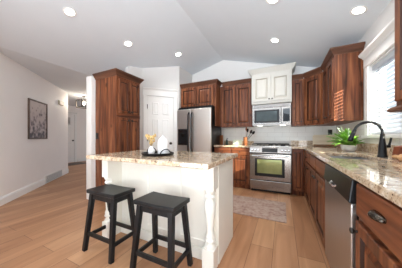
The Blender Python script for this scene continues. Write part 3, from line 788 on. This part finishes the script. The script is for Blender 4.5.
# ------------------------------------------------------------------ left wall things
ang45 = -PI/4            # wall plan direction from LA to LB is (-1, 1); facing (1, 1): local -y -> (1,1)
def on_left(s_xy): return s_xy
fr = thing('framed_picture', 'faded botanical print in a slim dark frame on the left wall', 'picture', (-4.785, 1.785, 1.055), 3*PI/4)
pw, ph = .70, .815
fm = MB()
fm.box(-pw/2, -.030, 0, pw/2, -.003, .03).box(-pw/2, -.030, ph-.03, pw/2, -.003, ph).box(-pw/2, -.030, .03, -pw/2+.03, -.003, ph-.03).box(pw/2-.03, -.030, .03, pw/2, -.003, ph-.03)
fm.build('frame', 'frame', fr, bevel=.003)
MB().box(-pw/2+.03, -.018, .03, pw/2-.03, -.005, ph-.03).build('print', 'print', fr)
rgst = thing('floor_register', 'white return-air grille low on the left wall near the hall corner', 'vent', (-5.30, 2.30, 0), 3*PI/4)
MB().box(-.44, -.02, .005, .44, -.001, .19).build('plate', 'vent', rgst, bevel=.004)
lv = MB()
for k in range(9): lv.hexa([(-.41, -.024, .024+k*.017), (.41, -.024, .024+k*.017), (.41, -.02, .024+k*.017), (-.41, -.02, .024+k*.017), (-.41, -.021, .036+k*.017), (.41, -.021, .036+k*.017), (.41, -.02, .036+k*.017), (-.41, -.02, .036+k*.017)])
lv.build('louvers', 'vent_dark', rgst)
ch = thing('door_chime', 'small ivory door chime box high on the left wall', 'chime', (-5.55, 2.55, 1.98), 3*PI/4)
MB().box(-.13, -.05, 0, .13, -.001, .11).build('cover', 'ivory', ch, bevel=.008)
# hall lantern
ln = thing('ceiling_lantern', 'dark framed glass lantern hanging in the hallway', 'lantern', (-5.87, 3.36, 2.05))
MB().lathe([(.06, .37), (.06, .389), (.02, .389)], n=16).tube([(0, 0, .24), (0, 0, .39)], .010, 8).build('canopy', 'bronze', ln, smooth=40)
lf = MB(); a = .15
for z in (0, .235): 
    for s in (-1, 1): lf.box(-a, s*a-.009, z, a, s*a+.009, z+.018); lf.box(s*a-.009, -a, z, s*a+.009, a, z+.018)
for sx in (-1, 1):
    for sy in (-1, 1): lf.box(sx*a-.009, sy*a-.009, 0, sx*a+.009, sy*a+.009, .253)
lf.box(-a, -.009, .236, a, .009, .250)
lf.build('cage', 'bronze', ln)
MB().lathe([(.012, .0), (.03, .03), (.036, .06), (.02, .10), (.012, .12)], (0, 0, .09), n=14).build('bulb', 'bulb', ln, smooth=60)
pl = bpy.data.lights.new('lantern_light', 'POINT'); pl.energy = 15; pl.color = (1, .88, .72); pl.shadow_soft_size = .1
po = bpy.data.objects.new('lantern_light', pl); C.objects.link(po); po.location = (0, 0, .12); po.parent = ln
mt = MB().box(-7.95, 3.45, .001, -7.35, 4.35, .012).build('doormat', 'mat', bevel=.003); tag(mt, 'grey doormat before the entry door at the end of the hall', 'doormat')

# ------------------------------------------------------------------ recessed ceiling lights
proto = None
for x, y, lab in ((-2.57, 1.29, 'recessed ceiling light above the far left end of the island, leftmost of the ceiling lights'),
                  (-2.52, 2.20, 'recessed ceiling light over the front of the tall pantry cabinet'),
                  (-2.06, 3.14, 'recessed ceiling light before the white pantry door'),
                  (-.12, 3.15, 'recessed ceiling light above the cream cabinet'),
                  (-.11, 2.20, 'recessed ceiling light cut by the top edge of the picture'),
                  (.76, 2.46, 'recessed ceiling light nearest the window')):
    sg = 1 if x > RX else -1
    tilt_ = math.atan(SL)*sg
    t = thing('recessed_light', lab, 'ceiling light', (x, y, zc(x)-.0005), 0, 'recessed ceiling lights')
    t.rotation_euler = (0, tilt_, 0)
    MB().lathe([(.050, -.001), (.076, -.001), (.078, -.006), (.066, -.009), (.053, -.004)], n=28).build('trim_ring', 'white', t, smooth=40)
    MB().lathe([(.053, -.002), (.053, -.006), (.01, -.0065)], n=24).build('lens', 'lens', t)
    sd_ = bpy.data.lights.new('downlight', 'SPOT'); sd_.energy = 26; sd_.spot_size = R(130); sd_.spot_blend = .7; sd_.color = (1, .96, .91); sd_.shadow_soft_size = .07
    so = bpy.data.objects.new('downlight', sd_); C.objects.link(so); so.parent = t; so.location = (0, 0, -.02)

# ------------------------------------------------------------------ small things
# tray on the island
t = thing('tray', 'round black metal tray with loop handles on the island', 'tray', (-1.135, 1.36, .9157))
MB().lathe([(.001, .0), (.150, .0), (.158, .010), (.163, .026), (.158, .026), (.153, .012), (.147, .006), (.001, .006)], n=36).build('dish', 'black', t, smooth=40)
for s in (-1, 1):
    u = Vector((.901, -.433, 0))*s; vv = Vector((.433, .901, 0))
    pts = [u*.158+vv*(.05*math.cos(PI*i/10))+u*(.012*math.sin(PI*i/10))+Vector((0, 0, .022+.045*math.sin(PI*i/10))) for i in range(11)]
    MB().tube(pts, .005, 8).build('handle', 'black', t, smooth=50)
# white house-shaped canister
t = thing('ceramic_house', 'tall white ceramic canister with peaked top on the tray', 'ornament', (-1.10, 1.395, .9222), .448)
MB().lathe([(.050, 0), (.054, .01), (.054, .11), (.050, .135), (.038, .155), (.024, .168), (.014, .176), (.010, .188), (.003, .192)], n=24).build('body', 'ceramic', t, smooth=30)
# vase of dried flowers
t = thing('flower_vase', 'small white vase of golden dried flowers on the tray', 'vase', (-1.20, 1.335, .9222))
MB().lathe([(.022, 0), (.030, .01), (.034, .03), (.028, .055), (.015, .07), (.014, .08), (.017, .085), (.012, .083)], n=20).build('vase', 'ceramic', t, smooth=40)
stm = MB(); ptl = MB()
for i in range(13):
    a = random.uniform(0, 2*PI); r = random.uniform(.01, .06); h = random.uniform(.12, .20)
    top = Vector((r*math.cos(a), r*math.sin(a), h))
    stm.tube([(0, 0, .06), (top.x*.4, top.y*.4, h*.65), top], .0016, 5)
    for k in range(6):
        b = random.uniform(0, 2*PI); c_ = top+Vector((.010*math.cos(b), .010*math.sin(b), random.uniform(-.018, .012)))
        ptl.lathe([(.002, -.007), (.0075, -.002), (.008, .003), (.003, .008)], c_, (math.cos(b), math.sin(b), .6), 6)
stm.build('stems', 'stem', t); ptl.build('blossoms', 'petal', t)
t = MB().lathe([(.018, 0), (.020, .003), (.020, .045), (.018, .047), (.017, .044), (.001, .040)], n=18).build('candle_cup', 'candle', smooth=40); t.location = (-1.055, 1.425, .9222)
tag(t, 'small grey glass candle cup beside the white canister on the tray', 'candle')

# plant by the faucet
t = thing('potted_plant', 'bright green leafy plant in a low white bowl on the corner counter', 'plant', (.775, 2.83, .9157))
MB().lathe([(.055, 0), (.070, .012), (.082, .045), (.086, .078), (.081, .080), (.076, .070), (.07, .06), (.001, .06)], n=28).build('bowl', 'ceramic', t, smooth=40)
MB().lathe([(.001, .062), (.074, .061), (.06, .070), (.001, .073)], n=20).build('soil', 'soil', t)
def leaf(mb, o, d, ln_, wd, droop, fold=.25):
    d = Vector(d).normalized(); sidev = d.cross(Vector((0, 0, 1)))
    sidev = sidev.normalized() if sidev.length > .05 else Vector((1, 0, 0))
    n = 6; vs = []; fs = []; p = Vector(o); dirv = d.copy()
    for i in range(n+1):
        t_ = i/n; ww = wd*math.sin(PI*min(.97, t_*.86+.12))**.8
        up = sidev.cross(dirv)
        for s, th in ((-1, 1), (0, 1), (1, 1), (1, -1), (0, -1), (-1, -1)):
            vs.append(p+sidev*(s*ww)+up*((abs(s)*fold*ww)+th*.0006))
        p = p+dirv*(ln_/n); dirv = (dirv+Vector((0, 0, -droop/n))).normalized()
    for i in range(n):
        for j in range(6): fs.append((i*6+j, i*6+(j+1) % 6, i*6+6+(j+1) % 6, i*6+6+j))
    fs += [(0, 1, 2, 3, 4, 5), tuple(n*6+k for k in range(6))]
    mb.add(vs, fs)
fo = MB(); fp = MB(); rnd = random.Random(3)
for i in range(110):
    a = rnd.uniform(0, 2*PI); r = rnd.uniform(0, .05); el = rnd.uniform(.40, 1.35)
    if math.cos(a) > .2: ll = rnd.uniform(.11, .15)
    else: ll = rnd.uniform(.17, .26)
    leaf(fo, (r*math.cos(a), r*math.sin(a), .072), (math.cos(a)*math.cos(el), math.sin(a)*math.cos(el), math.sin(el)), ll, rnd.uniform(.016, .028), rnd.uniform(.5, 1.2))
for i in range(16):
    a = rnd.uniform(1.6, 4.8); el = rnd.uniform(.7, 1.3)
    leaf(fp, (.02*math.cos(a), .02*math.sin(a), .068), (math.cos(a)*math.cos(el), math.sin(a)*math.cos(el), math.sin(el)), rnd.uniform(.22, .31), .010, .5)
fo.build('foliage', 'leaf', t, smooth=60); fp.build('spiky_leaves', 'paleleaf', t, smooth=60)

# cutting board in the corner, leaning on the splash
t = thing('cutting_board', 'pale wooden cutting board leaning in the counter corner', 'cutting board', (.765, 4.078, .920))
t.rotation_euler = (R(-21), 0, R(-5))
cbm = MB(); wv = .215
pts = [(-wv, 0), (wv, 0), (wv, .205), (wv-.03, .235), (.05, .235), (-wv+.03, .235), (-wv, .205)]
n = len(pts); cbm.add([(x, -.011, z) for x, z in pts]+[(x, .011, z) for x, z in pts], [tuple(range(n)), tuple(range(n, 2*n))[::-1]]+[(i, (i+1) % n, n+(i+1) % n, n+i) for i in range(n)])
cbm.build('board', 'maple', t, bevel=.004)
MB().box(-wv+.012, -.0135, .0, wv-.05, -.011, .025).build('edge_strip', 'walnut', t)
ot = MB().box(-.036, -.012, 0, .036, -.0085, .115).box(-.018, -.016, .02, .018, -.012, .095).build('outlet', 'black'); ot.location = (.86, YW, 1.13); tag(ot, 'black outlet plate on the tile above the leaning cutting board', 'outlet')

# back counter by the fridge
cbk = thing('serving_board', 'upright brown wooden board beside the refrigerator on the short counter', 'board', (-1.365, 4.0, .9158))
cbk.rotation_euler = (0, R(0), R(-35))
MB().box(-.055, -.011, 0, .055, .011, .225).build('blade', 'walnut', cbk, bevel=.004)
t = thing('soap_bottle', 'small dark pump bottle on the short counter by the refrigerator', 'bottle', (-1.23, 4.02, .9158))
MB().lathe([(.026, 0), (.029, .005), (.029, .09), (.022, .105), (.011, .112), (.011, .122)], n=18).build('bottle', 'darkbottle', t, smooth=40)
MB().lathe([(.013, .122), (.013, .134), (.005, .136), (.005, .152)], n=12).bar((0, 0, .152), (.035, -.01, .152), .010, .008, side=(0, 0, 1)).build('pump', 'black', t, smooth=40)
t = thing('recipe_card', 'pale green card standing on the short granite counter', 'card', (-.985, 4.05, .9158)); t.rotation_euler = (R(-12), 0, 0)
MB().box(-.11, -.003, .004, .11, .003, .115).build('card', 'card', t, bevel=.001)
MB().box(-.115, -.02, 0, .115, .012, .010).build('stand', 'card', t, bevel=.001)
t = thing('utensil_crock', 'brown wooden utensil crock on the short counter left of the range', 'crock', (-.775, 3.97, .9158))
MB().lathe([(.044, 0), (.048, .005), (.046, .17), (.049, .18), (.043, .18), (.041, .02), (.001, .015)], n=22).build('crock', 'walnut', t, smooth=40)
def utensil(name, label, base_, top, headw, m, flat=True, cat='utensil'):
    u = thing(name, label, cat, base_)
    b = Vector(base_); tp = Vector(top)-b; d = tp.normalized()
    MB().tube([(0, 0, 0), tp*.5, tp], [.006, .005, .005], 8).build('shaft', m, u, smooth=50)
    h = MB(); sd = Vector((.9, -.43, 0)); sd = (sd-d*sd.dot(d)).normalized(); nn = d.cross(sd)
    ring = []; vs = []; k = 14
    for s_ in (-.006, .004):
        for j in range(k):
            a = 2*PI*j/k; vs.append(tp+d*(.035-.045*math.cos(a))+sd*(headw*math.sin(a))+nn*s_)
    h.add(vs, [tuple(range(k))[::-1], tuple(range(k, 2*k))]+[(j, (j+1) % k, k+(j+1) % k, k+j) for j in range(k)])
    h.build('head', m, u, bevel=.002)
    return u
cz = .9158+.024
utensil('spoon', 'black spoon tilting right out of the wooden crock', (-.785, 3.965, cz), (-.655, 3.93, 1.185), .030, 'black')
utensil('spatula', 'black spatula upright in the wooden crock', (-.775, 3.985, cz), (-.725, 3.955, 1.215), .024, 'black')
utensil('ladle', 'black ladle leaning furthest right from the wooden crock', (-.793, 3.975, cz), (-.608, 3.92, 1.165), .030, 'black')
utensil('wooden_spoon', 'brown wooden spoon standing tallest in the crock', (-.765, 3.96, cz), (-.760, 3.995, 1.25), .022, 'walnut')

# near right counter
t = thing('rolling_pin', 'pale turned wooden rolling pin on the counter right of the faucet', 'rolling pin', (.80, 1.77, .9445)); t.rotation_euler = (0, 0, R(-75))
MB().lathe([(.022, -.02), (.028, -.01), (.028, .20), (.022, .21)], (0, 0, 0), (1, 0, 0), 20).build('barrel', 'ginger', t, smooth=40)
for s, x in ((-1, -.02), (1, .21)): MB().lathe([(.010, 0), (.009, .012), (.0145, .022), (.016, .045), (.010, .062), (.003, .066)], (x, 0, 0), (s, 0, 0), 14).build('handle', 'ginger', t, smooth=40)
t = thing('knife_block', 'red-brown wooden block on the counter at the right picture edge', 'knife block', (.888, 1.975, .9158), R(-90))
MB().hexa([(-.045, -.05, 0), (.055, -.05, 0), (.055, .035, 0), (-.045, .035, 0), (-.045, -.035, .10), (.055, -.035, .10), (.055, .045, .125), (-.045, .045, .125)]).build('block', 'cherry', t, bevel=.004)
